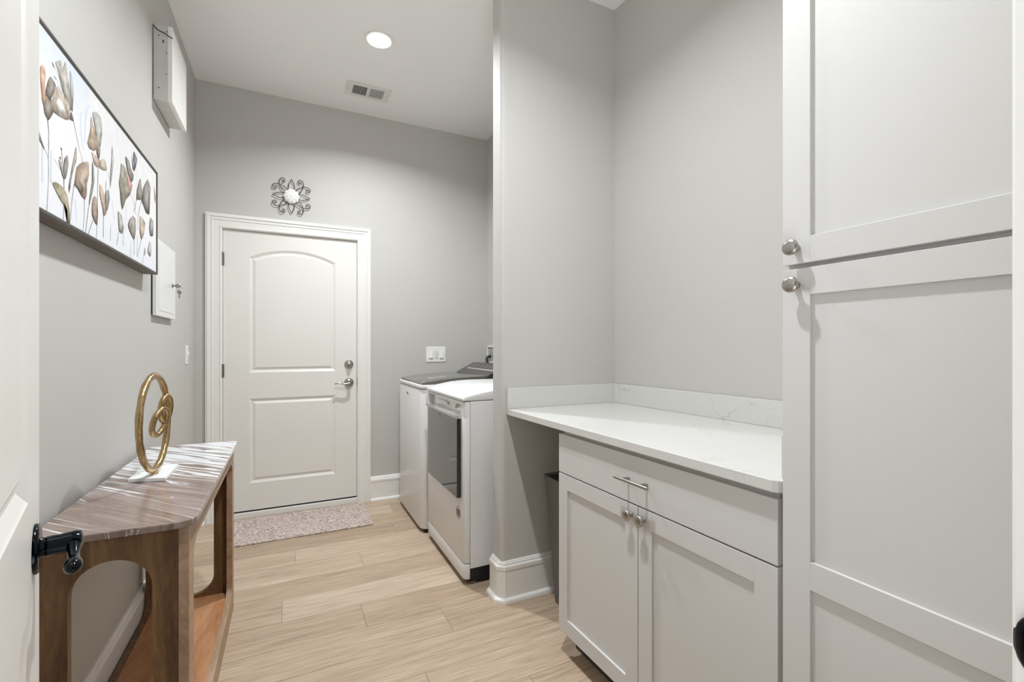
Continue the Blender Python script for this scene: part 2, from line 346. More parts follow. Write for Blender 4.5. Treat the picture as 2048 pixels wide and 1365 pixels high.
PETALS = [((222,160,118),[(1.446,1.872),(1.455,1.882),(1.467,1.881),(1.471,1.861),(1.468,1.837),(1.476,1.811),(1.486,1.8),(1.467,1.784),(1.456,1.797),(1.447,1.837)]),((118,106,90),[(1.462,1.791),(1.476,1.818),(1.511,1.823),(1.51,1.793),(1.486,1.765),(1.467,1.773)]),((125,118,106),[(1.496,1.876),(1.526,1.869),(1.506,1.833),(1.493,1.815),(1.474,1.822),(1.474,1.835),(1.481,1.853)]),((192,186,174),[(1.524,1.927),(1.553,1.946),(1.564,1.929),(1.581,1.961),(1.592,1.935),(1.604,1.906),(1.621,1.864),(1.607,1.842),(1.581,1.862),(1.558,1.883),(1.542,1.908)]),((208,192,170),[(1.537,1.874),(1.569,1.866),(1.604,1.855),(1.604,1.82),(1.581,1.809),(1.542,1.801),(1.511,1.798),(1.507,1.819),(1.516,1.847)]),((238,234,226),[(1.539,1.844),(1.564,1.842),(1.578,1.829),(1.564,1.815),(1.531,1.812),(1.526,1.826)]),((168,175,180),[(1.607,1.95),(1.621,1.94),(1.629,1.906),(1.624,1.85),(1.615,1.853),(1.612,1.898)]),((105,88,75),[(1.615,1.846),(1.631,1.827),(1.607,1.822)]),((150,150,138),[(1.437,1.722),(1.446,1.71),(1.467,1.686),(1.46,1.689),(1.441,1.702)]),((176,178,174),[(1.764,1.91),(1.798,1.927),(1.834,1.922),(1.842,1.885),(1.83,1.844),(1.822,1.824),(1.813,1.791),(1.796,1.804),(1.791,1.858)]),((205,172,142),[(1.753,1.895),(1.772,1.872),(1.798,1.846),(1.81,1.825),(1.775,1.802),(1.739,1.796),(1.727,1.805),(1.725,1.806),(1.746,1.848)]),((110,90,72),[(1.796,1.814),(1.827,1.825),(1.813,1.786),(1.8,1.799)]),((226,190,172),[(1.757,1.792),(1.809,1.79),(1.809,1.764),(1.779,1.763)]),((200,186,162),[(1.818,1.79),(1.863,1.809),(1.882,1.782),(1.854,1.771),(1.818,1.767)]),((150,145,135),[(1.54,1.691),(1.561,1.688),(1.567,1.666),(1.58,1.662),(1.573,1.65),(1.561,1.658)]),((132,127,118),[(1.573,1.703),(1.592,1.721),(1.596,1.698),(1.586,1.666),(1.576,1.652),(1.567,1.668)]),((180,165,145),[(1.646,1.765),(1.649,1.731),(1.625,1.688),(1.609,1.646),(1.602,1.624),(1.6,1.643),(1.615,1.685)]),((172,156,118),[(1.505,1.621),(1.531,1.629),(1.561,1.628),(1.589,1.615),(1.602,1.585),(1.607,1.541),(1.592,1.538),(1.589,1.576),(1.573,1.583),(1.543,1.596)]),((190,160,134),[(1.646,1.695),(1.653,1.712),(1.682,1.733),(1.731,1.753),(1.735,1.716),(1.719,1.684),(1.719,1.659),(1.708,1.638),(1.685,1.64),(1.653,1.654),(1.635,1.657)]),((116,96,80),[(1.647,1.678),(1.674,1.678),(1.696,1.667),(1.682,1.644),(1.653,1.654),(1.635,1.657)]),((165,165,155),[(1.761,1.769),(1.775,1.742),(1.775,1.708),(1.763,1.676),(1.735,1.624),(1.743,1.66),(1.759,1.696),(1.763,1.735)]),((158,126,102),[(1.775,1.668),(1.8,1.664),(1.805,1.627),(1.799,1.587),(1.775,1.594),(1.759,1.609),(1.759,1.64)]),((218,178,150),[(1.822,1.72),(1.854,1.7),(1.868,1.664),(1.877,1.643),(1.854,1.627),(1.845,1.651),(1.822,1.684)]),((140,140,138),[(1.868,1.704),(1.896,1.723),(1.906,1.695),(1.891,1.663),(1.877,1.646),(1.868,1.674)]),((206,199,190),[(1.931,1.879),(1.946,1.84),(1.926,1.773),(1.911,1.731),(1.916,1.787),(1.926,1.832)]),((152,146,122),[(2.021,1.853),(2.073,1.852),(2.085,1.818),(2.128,1.782),(2.073,1.743),(2.056,1.723),(2.033,1.696),(2.016,1.726),(2.01,1.754),(1.999,1.779),(2.016,1.821)]),((225,160,150),[(2.079,1.843),(2.122,1.827),(2.147,1.815),(2.128,1.786),(2.103,1.794)]),((115,105,95),[(2.067,1.894),(2.11,1.892),(2.128,1.871),(2.16,1.859),(2.154,1.837),(2.128,1.821),(2.097,1.842),(2.079,1.866)]),((190,197,218),[(2.141,1.931),(2.167,1.893),(2.18,1.881),(2.154,1.88)]),((95,98,108),[(2.167,1.95),(2.207,1.935),(2.187,1.896),(2.167,1.877),(2.16,1.91)]),((140,135,115),[(2.249,1.876),(2.271,1.833),(2.264,1.797),(2.228,1.787),(2.2,1.779),(2.207,1.818)]),((130,125,120),[(2.354,1.906),(2.395,1.884),(2.387,1.833),(2.378,1.769),(2.331,1.765),(2.293,1.785),(2.271,1.795),(2.293,1.852)]),((175,180,165),[(1.988,1.679),(2.027,1.671),(2.044,1.634),(2.033,1.613),(1.999,1.616)]),((160,150,140),[(2.154,1.705),(2.187,1.699),(2.187,1.659),(2.171,1.62),(2.122,1.637),(2.097,1.658),(2.116,1.682)]),((212,192,166),[(2.249,1.729),(2.316,1.718),(2.3,1.672),(2.264,1.639),(2.242,1.672)]),((150,150,155),[(2.395,1.76),(2.437,1.752),(2.437,1.693),(2.395,1.684),(2.378,1.711)]),((200,200,198),[(2.387,1.66),(2.411,1.634),(2.395,1.595),(2.354,1.61)]),((222,196,190),[(2.316,1.622),(2.323,1.6),(2.3,1.583)]),((200,190,180),[(2.454,1.912),(2.48,1.878),(2.473,1.839)])]
STROKES = [((206,214,226),4,[(1.684,1.877),(1.678,1.824),(1.698,1.775)]),((206,214,226),5,[(1.746,1.925),(1.715,1.881),(1.708,1.796)]),((206,214,226),5,[(1.456,1.691),(1.456,1.606)]),((206,214,226),5,[(1.502,1.698),(1.499,1.619)]),((206,214,226),3,[(1.642,1.619),(1.653,1.564)]),((206,214,226),3,[(1.931,1.702),(1.951,1.644)]),((206,214,226),3,[(2.079,1.729),(2.073,1.633)]),((96,84,72),1.6,[(1.483,1.765),(1.489,1.733),(1.488,1.694),(1.487,1.615),(1.478,1.539)]),((128,120,106),1.4,[(1.441,1.699),(1.483,1.678),(1.487,1.641)]),((96,84,72),1.4,[(1.631,1.827),(1.652,1.795),(1.671,1.765),(1.689,1.746),(1.696,1.73)]),((96,84,72),0.8,[(1.508,1.916),(1.553,1.894),(1.583,1.862)]),((96,84,72),0.8,[(1.518,1.888),(1.547,1.882),(1.569,1.871)]),((96,84,72),3,[(1.508,1.916),(1.515,1.909)]),((96,84,72),3,[(1.518,1.888),(1.526,1.885)]),((96,84,72),0.8,[(1.516,1.683),(1.561,1.666)]),((96,84,72),0.8,[(1.558,1.726),(1.567,1.668)]),((96,84,72),3,[(1.557,1.726),(1.558,1.721)]),((96,84,72),3,[(1.55,1.7),(1.551,1.695)]),((96,84,72),1.4,[(1.572,1.651),(1.573,1.588),(1.567,1.537)]),((128,120,106),1.2,[(1.635,1.657),(1.619,1.601),(1.612,1.554)]),((128,120,106),1.2,[(1.704,1.637),(1.704,1.595),(1.693,1.538)]),((128,120,106),1.2,[(1.735,1.624),(1.711,1.539)]),((96,84,72),1.3,[(1.811,1.787),(1.805,1.685),(1.8,1.587),(1.794,1.538)]),((128,120,106),1.2,[(1.767,1.592),(1.727,1.538)]),((128,120,106),1,[(1.854,1.627),(1.852,1.56)]),((128,120,106),0.8,[(1.882,1.779),(1.916,1.76)]),((96,84,72),0.8,[(1.877,1.744),(1.874,1.706)]),((96,84,72),1,[(2.122,1.78),(2.174,1.756),(2.194,1.721)]),((96,84,72),1,[(2.204,1.78),(2.167,1.722)]),((96,84,72),1,[(2.271,1.8),(2.228,1.73),(2.214,1.665)]),((96,84,72),1,[(2.271,1.791),(2.347,1.76)]),((128,120,106),0.9,[(2.171,1.62),(2.174,1.564)]),((128,120,106),0.9,[(2.264,1.639),(2.214,1.563)]),((128,120,106),0.9,[(1.999,1.613),(1.978,1.561)]),((196,194,192),0.8,[(2.135,1.608),(2.128,1.529)]),((196,194,192),0.8,[(2.293,1.582),(2.286,1.546)]),((196,194,192),0.8,[(2.214,1.645),(2.207,1.562)]),((196,194,192),0.8,[(1.921,1.616),(1.916,1.563)]),((196,194,192),0.8,[(2.05,1.647),(2.044,1.571)])]

# ------------------------------------------------------------------ room shell
XL, YB, XR, ZC, YF = -.568, 3.757, 1.579, 3.04, .185
# floor: one mesh, planks laid across the room with the joints seen in the photograph
rows = [(.02, .21), (.21, .395), (.395, .58), (.58, .765), (.765, .95), (.95, 1.135), (1.135, 1.32), (1.32, 1.505), (1.505, 1.69), (1.69, 1.88), (1.88, 2.072), (2.072, 2.27), (2.27, 2.462), (2.462, 2.655), (2.655, 2.842), (2.842, 3.045), (3.045, 3.22), (3.22, 3.41), (3.41, 3.6), (3.6, 3.8)]
joints = {k-1: v for k, v in {10: [-.2], 9: [.46], 11: [.637], 12: [.307], 13: [-.026, 1.1], 14: [-.35, .9], 15: [.378], 16: [.036, 1.3], 17: [.639, -.3], 18: [.12], 19: [.7], 8: [-.1, .8], 7: [.5], 6: [.2]}.items()}
def build_floor():
    bm = bmesh.new(); tone = bm.loops.layers.float_color.new('tone')
    vs = [bm.verts.new(p) for p in ((-1, .02, -.004), (2, .02, -.004), (2, 3.9, -.004), (-1, 3.9, -.004))]
    f = bm.faces.new(vs); f.material_index = 1
    for k, (y0, y1) in enumerate(rows):
        xs = [-1.]+sorted(joints.get(k, [random.uniform(-.4, 1.2)]))+[2.]
        for x0, x1 in zip(xs, xs[1:]):
            g = .0006; t = random.random(); c = (t, random.random(), random.random(), 1)
            a = [bm.verts.new(p) for p in ((x0+g, y0+g, 0), (x1-g, y0+g, 0), (x1-g, y1-g, 0), (x0+g, y1-g, 0))]
            b = [bm.verts.new((v.co.x, v.co.y, -.004)) for v in a]
            fs = [bm.faces.new(a)]+[bm.faces.new((a[i], b[i], b[(i+1) % 4], a[(i+1) % 4])) for i in range(4)]
            for q in fs:
                for lp in q.loops: lp[tone] = c
    struct(obj('floor', bm, [M_FLOOR, M_SEAM]))
build_floor()
def wallbox(name, x0, x1, y0, y1, z0=0, z1=ZC+.05):
    bm = bmesh.new(); box(bm, x0, x1, y0, y1, z0, z1); return struct(obj(name, bm, M_WALL))
bm = bmesh.new(); box(bm, -.75, 1.9, .04, 3.9, ZC, ZC+.1); struct(obj('ceiling', bm, M_CEIL))
wallbox('wall_left', XL-.12, XL, .04, 3.88)
bm = bmesh.new()                                   # back wall with the door opening
holed(bm, [(XL, -.01), (-.425, -.01), (-.425, 2.05), (.497, 2.05), (.497, -.01), (XR+.1, -.01), (XR+.1, ZC+.02), (XL, ZC+.02)], [], YB, YB+.12, 'y'); struct(obj('wall_back', bm, M_WALL))
wallbox('wall_right', XR, XR+.1, 2.06, 3.80)
def arc(cx, cy, r, a0, a1, k=6): return [(cx+r*math.cos(math.radians(a0+(a1-a0)*i/k)), cy+r*math.sin(math.radians(a0+(a1-a0)*i/k))) for i in range(k+1)]
bm = bmesh.new()                                   # partition end with bullnose corners
prism(bm, [(1.7, 2.0), (1.7, 2.115)]+arc(.935, 2.095, .02, 90, 180)+arc(.935, 2.02, .02, 180, 270), -.01, ZC+.02)
struct(obj('wall_partition', bm, M_WALL, smooth=True, angle=30))
bm = bmesh.new(); prism(bm, [(1.588, 2.02), (1.674, .05), (1.80, .05), (1.80, 2.02)], -.01, ZC+.02); struct(obj('wall_nook', bm, M_WALL))
bm = bmesh.new(); holed(bm, [(XL-.1, -.01), (-.135, -.01), (-.135, 2.075), (.675, 2.075), (.675, -.01), (1.75, -.01), (1.75, ZC+.02), (XL-.1, ZC+.02)], [], .04, YF, 'y'); struct(obj('wall_front', bm, M_WALL))

# baseboards with cap moulding and shoe
BB = [(0, 0), (.034, 0), (.034, .006), (.031, .014), (.024, .019), (.017, .020), (.017, .147), (.020, .150), (.020, .166), (.017, .170), (.013, .172), (.013, .179), (.008, .184), (.006, .189), (0, .190)]
def baseboard(name, *paths):
    bm = bmesh.new()
    for p in paths: sweep(bm, p, BB)
    return struct(obj(name, bm, M_TRIM, smooth=True, angle=25))
baseboard('baseboard_left', [(XL, .2), (XL, YB)])
baseboard('baseboard_back', [(XL, YB), (-.512, YB)], [(.582, YB), (XR, YB)])
baseboard('baseboard_right', [(XR, 3.757), (XR, 2.115)])
baseboard('baseboard_partition', [(1.578, 2.115), (.935, 2.115), (.915, 2.095), (.915, 2.02), (.935, 2.0), (1.588, 2.0)])
baseboard('baseboard_nook', [(1.588, 2.0), (1.608, 1.58)])

# ------------------------------------------------------------------ doors
CAS = [(0, 0), (0, .011), (.006, .015), (.012, .015), (.015, .011), (.052, .014), (.055, .018), (.062, .018), (.065, .014), (.072, .016), (.076, .022), (.088, .022), (.091, .018), (.097, .018), (.097, 0)]
def casing(bm, xl, xr, zt, y, s=-1, z0=0.):
    """moulded door surround, mitred; s=-1 stands out towards -y"""
    t = bmesh.new(); L = []
    for a, b in CAS: L.append([t.verts.new(p) for p in ((xl-a, y+s*b, z0), (xl-a, y+s*b, zt+a), (xr+a, y+s*b, zt+a), (xr+a, y+s*b, z0))])
    for i in range(len(L)):
        A, B = L[i], L[(i+1) % len(L)]
        for k in range(3): t.faces.new((A[k], A[k+1], B[k+1], B[k]))
    t.faces.new([l[0] for l in L]); t.faces.new([l[3] for l in L][::-1]); add(bm, t)
def slab(bm, w, z0, z1, th, panels):
    prof = [(0, 0), (.003, .002), (.017, .0085), (.022, .0085), (.038, .002), (.040, .002)]
    t = bmesh.new()
    outer = [t.verts.new(p) for p in ((0, 0, z0), (w, 0, z0), (w, 0, z1), (0, 0, z1))]
    bk = [t.verts.new((v.co.x, th, v.co.z)) for v in outer]; t.faces.new(bk[::-1])
    for i in range(4): t.faces.new((outer[i], outer[(i+1) % 4], bk[(i+1) % 4], bk[i]))
    firsts = []
    for pl in panels:
        loops = [[t.verts.new((x, y, z)) for x, z in offset(pl, a)] for a, y in prof]
        for A, B in zip(loops, loops[1:]):
            for i in range(len(A)): t.faces.new((A[i], A[(i+1) % len(A)], B[(i+1) % len(B)], B[i]))
        t.faces.new(loops[-1]); firsts.append(loops[0])
    fill_loops(t, [outer]+firsts); add(bm, t)
def archpanel(x0, x1, z0, zs, rise, k=14):
    w = (x1-x0)/2; r = (w*w+rise*rise)/(2*rise); c = zs+rise-r; a = math.asin(w/r)
    return [(x0, z0), (x1, z0)]+[((x0+x1)/2+r*math.sin(a*(1-2*i/k)), c+r*math.cos(a*(1-2*i/k))) for i in range(k+1)]
def rectp(x0, x1, z0, z1): return [(x0, z0), (x1, z0), (x1, z1), (x0, z1)]

door = thing('door_1', 'white two-panel door with an arched upper panel in the back wall', 'door', loc=(-.409, YB+.006, 0)); del door['category']; door['kind'] = 'structure'
bm = bmesh.new(); slab(bm, .889, .052, 2.036, .04, [archpanel(.160, .733, 1.032, 1.855, .069), rectp(.160, .733, .244, .846)])
obj('door_leaf', bm, M_DOOR, door)
for z in (.32, 1.05, 1.83):
    bm = bmesh.new(); tube(bm, [(-.006, -.012, z-.045), (-.006, -.012, z+.045)], .0065, 10)
    for q in (-.046, -.016, .016, .046): tube(bm, [(-.006, -.012, z+q-.001), (-.006, -.012, z+q+.001)], .0075, 10)
    box(bm, -.012, .008, -.006, -.002, z-.044, z+.044); obj('hinge', bm, M_STEEL, door, True)
bm = bmesh.new(); lathe(bm, [(.033, 0), (.033, .006), (.030, .011), (.022, .016), (.018, .028), (.012, .031), (0, .032)], mtx=facing((.831, 0, 1.081), (0, -1, 0)))
box(bm, .819, .843, -.044, -.030, 1.077, 1.085, .003); obj('deadbolt', bm, M_NICKEL, door, True)
bm = bmesh.new(); lathe(bm, [(.034, 0), (.034, .006), (.031, .012), (.020, .018), (.014, .024), (.012, .05), (.014, .056), (0, .058)], mtx=facing((.831, 0, .941), (0, -1, 0)))
tube(bm, catmull([(.835, -.052, .941), (.815, -.056, .936), (.79, -.058, .934), (.765, -.058, .940), (.745, -.056, .941), (.725, -.054, .936)], 4, False), [.011]+[.0085]*8+[.0075]*8+[.007]*3+[.005], 12, flat=.62)
obj('lever_handle', bm, M_NICKEL, door, True)
bm = bmesh.new(); casing(bm, -.413, .485, 2.042, YB)
for x0, x1 in ((-.425, -.411), (.4825, .497)): box(bm, x0, x1, YB-.002, YB+.12, 0, 2.052)
box(bm, -.425, .497, YB-.002, YB+.12, 2.039, 2.056); box(bm, -.412, .484, YB+.048, YB+.12, .03, 2.04)
tr = struct(obj('trim_1', bm, M_TRIM, smooth=True, angle=25))
bm = bmesh.new(); box(bm, -.411, .4825, YB-.006, YB+.12, 0, .040, .003); obj('door_sill', bm, M_TRIM, tr)
bm = bmesh.new(); box(bm, -.408, .48, YB+.010, YB+.06, .041, .0515); obj('sweep_gasket', bm, M_DARKGAP, tr)
bm = bmesh.new(); box(bm, .480, .4835, YB-.006, YB+.004, .912, .972, .0015); obj('latch_strike', bm, M_STEEL, tr)

# entry door standing open on the left
th = math.radians(15.5); FD = frame((-math.sin(th), math.cos(th)), (-.1009, .1142, 0))
d2 = thing('door_2', 'white panelled entry door standing open at the left edge with a black lever', 'door', FD); del d2['category']; d2['kind'] = 'structure'
bm = bmesh.new(); slab(bm, .74, .012, 2.04, .035, [archpanel(.115, .625, 1.04, 1.86, .06), rectp(.115, .625, .245, .845)]); obj('door_leaf', bm, M_DOOR, d2)
bm = bmesh.new(); lathe(bm, [(.0305, 0), (.0305, .0025), (.029, .0045), (.026, .0055), (.013, .006), (.011, .010), (.0105, .014), (0, .014)], 36, facing((.684, 0, .968), (0, -1, 0))); obj('lever_rose', bm, M_BLACKMETAL, d2, True)
bm = bmesh.new()
lathe(bm, [(0, .009), (.0112, .009), (.0126, .012), (.0122, .022), (.013, .032), (.0134, .038), (.0115, .043), (.006, .045), (0, .045)], 28, facing((.684, 0, .968), (0, -1, 0)))
tube(bm, [(.684, -.035, .968), (.672, -.036, .965), (.660, -.0365, .961), (.650, -.037, .958), (.641, -.037, .956), (.636, -.037, .956), (.629, -.037, .956), (.622, -.037, .956), (.617, -.037, .956), (.614, -.037, .956), (.613, -.037, .956)], [.0105, .0072, .0058, .0056, .0070, .0085, .0092, .0084, .0060, .0030, .0004], 20); obj('lever_handle', bm, M_BLACKMETAL, d2, True)
for z in (.25, 1.05, 1.80):
    bm = bmesh.new(); tube(bm, [(-.004, -.006, z-.045), (-.004, -.006, z+.045)], .007, 10); obj('hinge', bm, M_BLACKMETAL, d2, True)
bm = bmesh.new()
box(bm, -.135, -.118, .04, YF, 0, 2.075); box(bm, .655, .675, .04, YF, 0, 2.075, .003); box(bm, -.135, .675, .04, YF, 2.058, 2.078); box(bm, .643, .656, .04, .145, 0, 2.06, .002)
casing(bm, -.123, .660, 2.063, YF, 1); t2 = struct(obj('trim_2', bm, M_TRIM, smooth=True, angle=25))
bm = bmesh.new(); holed(bm, rrect(.10, .176, .889, .959, .02), [rrect(.118, .150, .905, .945, .004)], .652, .6552, 'x')
LPT = [(.6525, .174), (.6525, .184), (.654, .190), (.659, .196), (.664, .199), (.664, .196), (.660, .193), (.657, .188), (.6555, .182), (.6555, .174)]
lv = []
for i in range(13):
    u = -1+2*i/12; k = max(.12, (1-abs(u)**3.2)) ; lv.append([(.6525+(x-.6525)*k if x > .6525 else x, .174+(y-.174)*k, .924+.035*u) for x, y in LPT])
t_ = bmesh.new(); L_ = [[t_.verts.new(p) for p in lp] for lp in lv]
for A, B_ in zip(L_, L_[1:]):
    for i in range(len(A)): t_.faces.new((A[i], A[(i+1) % len(A)], B_[(i+1) % len(A)], B_[i]))
t_.faces.new(L_[0]); t_.faces.new(L_[-1]); add(bm, t_)
obj('strike_plate', bm, M_BLACKMETAL, t2, True)

# ------------------------------------------------------------------ console table
T = thing('console_table', 'brown wooden console table with a streaked marble top against the left wall', 'table', loc=(-.39, 1.97, 0)); TI = Matrix.Translation((.39, -1.97, 0))
def tob(name, bm, m, **k):
    bmesh.ops.transform(bm, matrix=TI, verts=bm.verts); return obj(name, bm, m, T, **k)
bm = bmesh.new(); top = rrect(-.548, -.214, 1.415, 2.52, .006, 4)
top = [(-.548, 1.415)]+arc(-.259, 1.46, .045, -90, 0, 8)+arc(-.244, 2.49, .03, 0, 90, 6)+[(-.548, 2.52)]
prism(bm, top, .757, .775, 'z', .003, 2)
me = bpy.data.meshes.new('table_top'); bmesh.ops.transform(bm, matrix=Matrix.Translation((0, 0, 0)), verts=bm.verts); tob('table_top', bm, M_STONE)
bm = bmesh.new(); holed(bm, [(1.43, 0), (2.508, 0), (2.508, .757), (1.43, .757)], [rrect(1.495, 2.445, .088, .692, .055)], -.252, -.230, 'x'); tob('front_frame', bm, M_WOODF_LIT)
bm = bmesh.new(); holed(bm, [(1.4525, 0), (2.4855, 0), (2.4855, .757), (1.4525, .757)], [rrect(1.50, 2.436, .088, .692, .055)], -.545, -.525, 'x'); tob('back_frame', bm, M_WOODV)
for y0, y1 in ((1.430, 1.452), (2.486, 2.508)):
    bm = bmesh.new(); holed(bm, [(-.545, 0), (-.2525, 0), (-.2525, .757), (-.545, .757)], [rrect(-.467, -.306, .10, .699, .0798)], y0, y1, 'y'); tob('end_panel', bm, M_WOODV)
bm = bmesh.new(); box(bm, -.5245, -.2525, 1.4525, 2.4855, .045, .086); tob('lower_shelf', bm, M_SHELF_LIT)

# sculpture
S = thing('knot_sculpture', 'hammered brass knotted loop sculpture on a white slab on the console table', 'sculpture', loc=(-.416, 1.967, .7755))
bm = bmesh.new(); prism(bm, [(-.054, -.072), (.053, -.105), (.051, .093), (-.053, .103)], 0, .012, 'z', .0015); obj('base', bm, M_WMARBLE, S)
def ringpts(cu, cv, ru, rv, tilt=0., wob=0., k=40, off=0., yaw=7., pw=1.):
    out = []; s, c = math.sin(math.radians(yaw)), math.cos(math.radians(yaw)); s0, c0 = math.sin(math.radians(7)), math.cos(math.radians(7))
    for i in range(k):
        a = 2*math.pi*i/k; x, z = ru*math.cos(a), rv*math.sin(a); ct, st = math.cos(tilt), math.sin(tilt)
        u, v = x*ct-z*st, cv+x*st+z*ct; d = off+wob*math.sin(a)
        out.append((cu*s0+u*s+d*c, cu*c0+u*c-d*s, v))
    return out
OX, OY = .008, -.037
def sh(pts): return [(p[0]+OX, p[1]+OY, p[2]) for p in pts]
bm = bmesh.new(); tube(bm, sh(ringpts(0, .187, .118, .158)), [.0104+.0012*math.sin(i*2.1)*math.cos(i*.7) for i in range(40)], 12, True); obj('outer_ring', bm, M_GOLD, S, True, 180)
bm = bmesh.new(); tube(bm, sh(ringpts(.088, .222, .028, .046, .10, .006, 28, .004, 20)), .0092, 12, True); obj('link', bm, M_GOLD, S, True, 180)
bm = bmesh.new(); tube(bm, sh(ringpts(.056, .180, .033, .046, -.30, .008, 28, -.004, 18)), .0092, 12, True); obj('link', bm, M_GOLD, S, True, 180)
bm = bmesh.new(); lathe(bm, [(.012, .012), (.012, .020), (.009, .022), (.009, .032), (0, .034)], 16, Matrix.Translation((OX, OY, 0))); obj('stem', bm, M_GOLD, S, True)

# ------------------------------------------------------------------ left wall pieces
def painting():
    p = thing('floral_painting', 'long framed watercolour of tan and grey flowers on the left wall', 'painting', loc=(XL, 1.88, 1.758))
    y0, y1, z0, z1 = 1.278, 2.497, 1.540, 1.977; I = Matrix.Translation((-XL, -1.88, -1.758))
    bm = bmesh.new(); lay = bm.loops.layers.float_color.new('paint')
    def face(vs, cols):
        f = bm.faces.new(vs)
        for lp, c in zip(f.loops, cols): lp[lay] = (*lin(c), 1)
    X = -.5205
    ny = 8; Wc = (224, 224, 225); Bc = (208, 217, 226)
    for i in range(ny):
        ya, yb = y0+.005+(y1-y0-.01)*i/ny, y0+.005+(y1-y0-.01)*(i+1)/ny
        for zz0, zz1, c0, c1 in ((z0+.005, 1.70, (226, 228, 234), (229, 229, 230)), (1.70, 1.85, (229, 229, 230), (226, 226, 227)), (1.85, z1-.005, (226, 226, 227), Bc if i < 3 else Wc)):
            face([bm.verts.new((X, a, b)) for a, b in ((ya, zz0), (yb, zz0), (yb, zz1), (ya, zz1))], (c0, c0, c1, c1))
    x = X
    for c, w, pts in STROKES:
        x += .00002; pts = catmull(pts, 4, False) if len(pts) > 2 else pts
        for k in range(len(pts)-1):
            (a, b), (a2, b2) = pts[k], pts[k+1]; h = w*(.0014 if c[2] < 200 else .0011); c = tuple(q+(200-q)*.25 if q < 200 else q for q in c)
            face([bm.verts.new(v) for v in ((x, a-h, b), (x, a+h, b), (x, a2+h, b2), (x, a2-h, b2))], [c]*4)
    for c, pts in PETALS:
        x += .00003; pts = catmull(pts, 4, True, .4); c = tuple(q+(255-q)*.10 for q in c); n = len(pts); cy = sum(q[0] for q in pts)/n; cz = sum(q[1] for q in pts)/n
        mid = tuple(q+(240-q)*.42 for q in c); mv = (x, cy, cz); zmin = min(q[1] for q in pts); zmax = max(q[1] for q in pts)
        def ec(z): k = (z-zmin)/(zmax-zmin+1e-6); return tuple(q*(.66+.5*k) if k < .6 else q*.96+(236-q*.96)*(k-.6)*.9 for q in c)
        for k in range(n):
            a, b = pts[k], pts[(k+1) % n]
            face([bm.verts.new(v) for v in (mv, (x, a[0], a[1]), (x, b[0], b[1]))], (mid, ec(a[1]), ec(b[1])))
    for f in bm.faces:
        f.normal_update()
        if f.normal.x < 0: f.normal_flip()
    v0 = len(bm.verts); box(bm, XL+.004, X-.0005, y0+.004, y1-.004, z0+.004, z1-.004)
    bm.faces.ensure_lookup_table()
    for f in bm.faces[-6:]:
        for lp in f.loops: lp[lay] = (*lin((230, 230, 230)), 1)
    bmesh.ops.transform(bm, matrix=I, verts=bm.verts); obj('canvas', bm, M_CANVAS, p)
    bm = bmesh.new()
    for a, b, c, d in ((y0-.012, y1+.004, z0-.006, z0+.003), (y0-.012, y1+.004, z1-.003, z1+.006)): box(bm, XL+.001, X+.002, a, b, c, d, .001)
    for a, b in ((y0-.012, y0-.003), (y1, y1+.006)): box(bm, XL+.001, X+.002, a, b, z0+.003, z1-.003, .001)
    bmesh.ops.transform(bm, matrix=I, verts=bm.verts); fr = obj('frame', bm, M_FRAME, p)
    bm = bmesh.new()
    for a, b, c, d in ((y0-.012, y1+.006, z0-.006, z0), (y0-.012, y1+.006, z1, z1+.006), (y0-.012, y0-.006, z0, z1), (y1, y1+.006, z0, z1)): box(bm, X+.002, X+.0035, a, b, c, d)
    bmesh.ops.transform(bm, matrix=I, verts=bm.verts); obj('frame_lip', bm, M_FRAMEEDGE, fr)
painting()

q = thing('wall_enclosure', 'white sheet metal box mounted high on the left wall near the ceiling', 'box', loc=(XL, 2.82, 2.55)); I = Matrix.Translation((-XL, -2.82, -2.55))
def q_(name, bm, m, **k): bmesh.ops.transform(bm, matrix=I, verts=bm.verts); return obj(name, bm, m, q, **k)
bm = bmesh.new(); box(bm, XL+.002, -.511, 2.658, 2.984, 2.374, 2.724, .002); q_('case', bm, M_BOXGREY)
bm = bmesh.new(); box(bm, -.511, -.492, 2.655, 2.987, 2.371, 2.727, .002); q_('cover', bm, M_BOXWHITE)
for x, z, r in ((-.545, 2.675, .003), (-.528, 2.655, .0035), (-.528, 2.647, .0035), (-.545, 2.43, .003), (-.515, 2.60, .0025), (-.516, 2.50, .0025), (-.514, 2.70, .0025)):
    bm = bmesh.new(); lathe(bm, [(r, 0), (r, .0008), (0, .0008)], 10, facing((x, 2.6555 if x > -.512 else 2.6582, z), (0, -1, 0))); q_('knockout', bm, M_DARKGAP)
bm = bmesh.new(); tube(bm, catmull([(-.563, 2.652, 2.715), (-.553, 2.650, 2.70), (-.54, 2.650, 2.692), (-.522, 2.650, 2.687), (-.505, 2.648, 2.676), (-.49, 2.650, 2.670)], 4, False), .0022, 8); q_('cable', bm, M_DARKGAP, smooth=True)

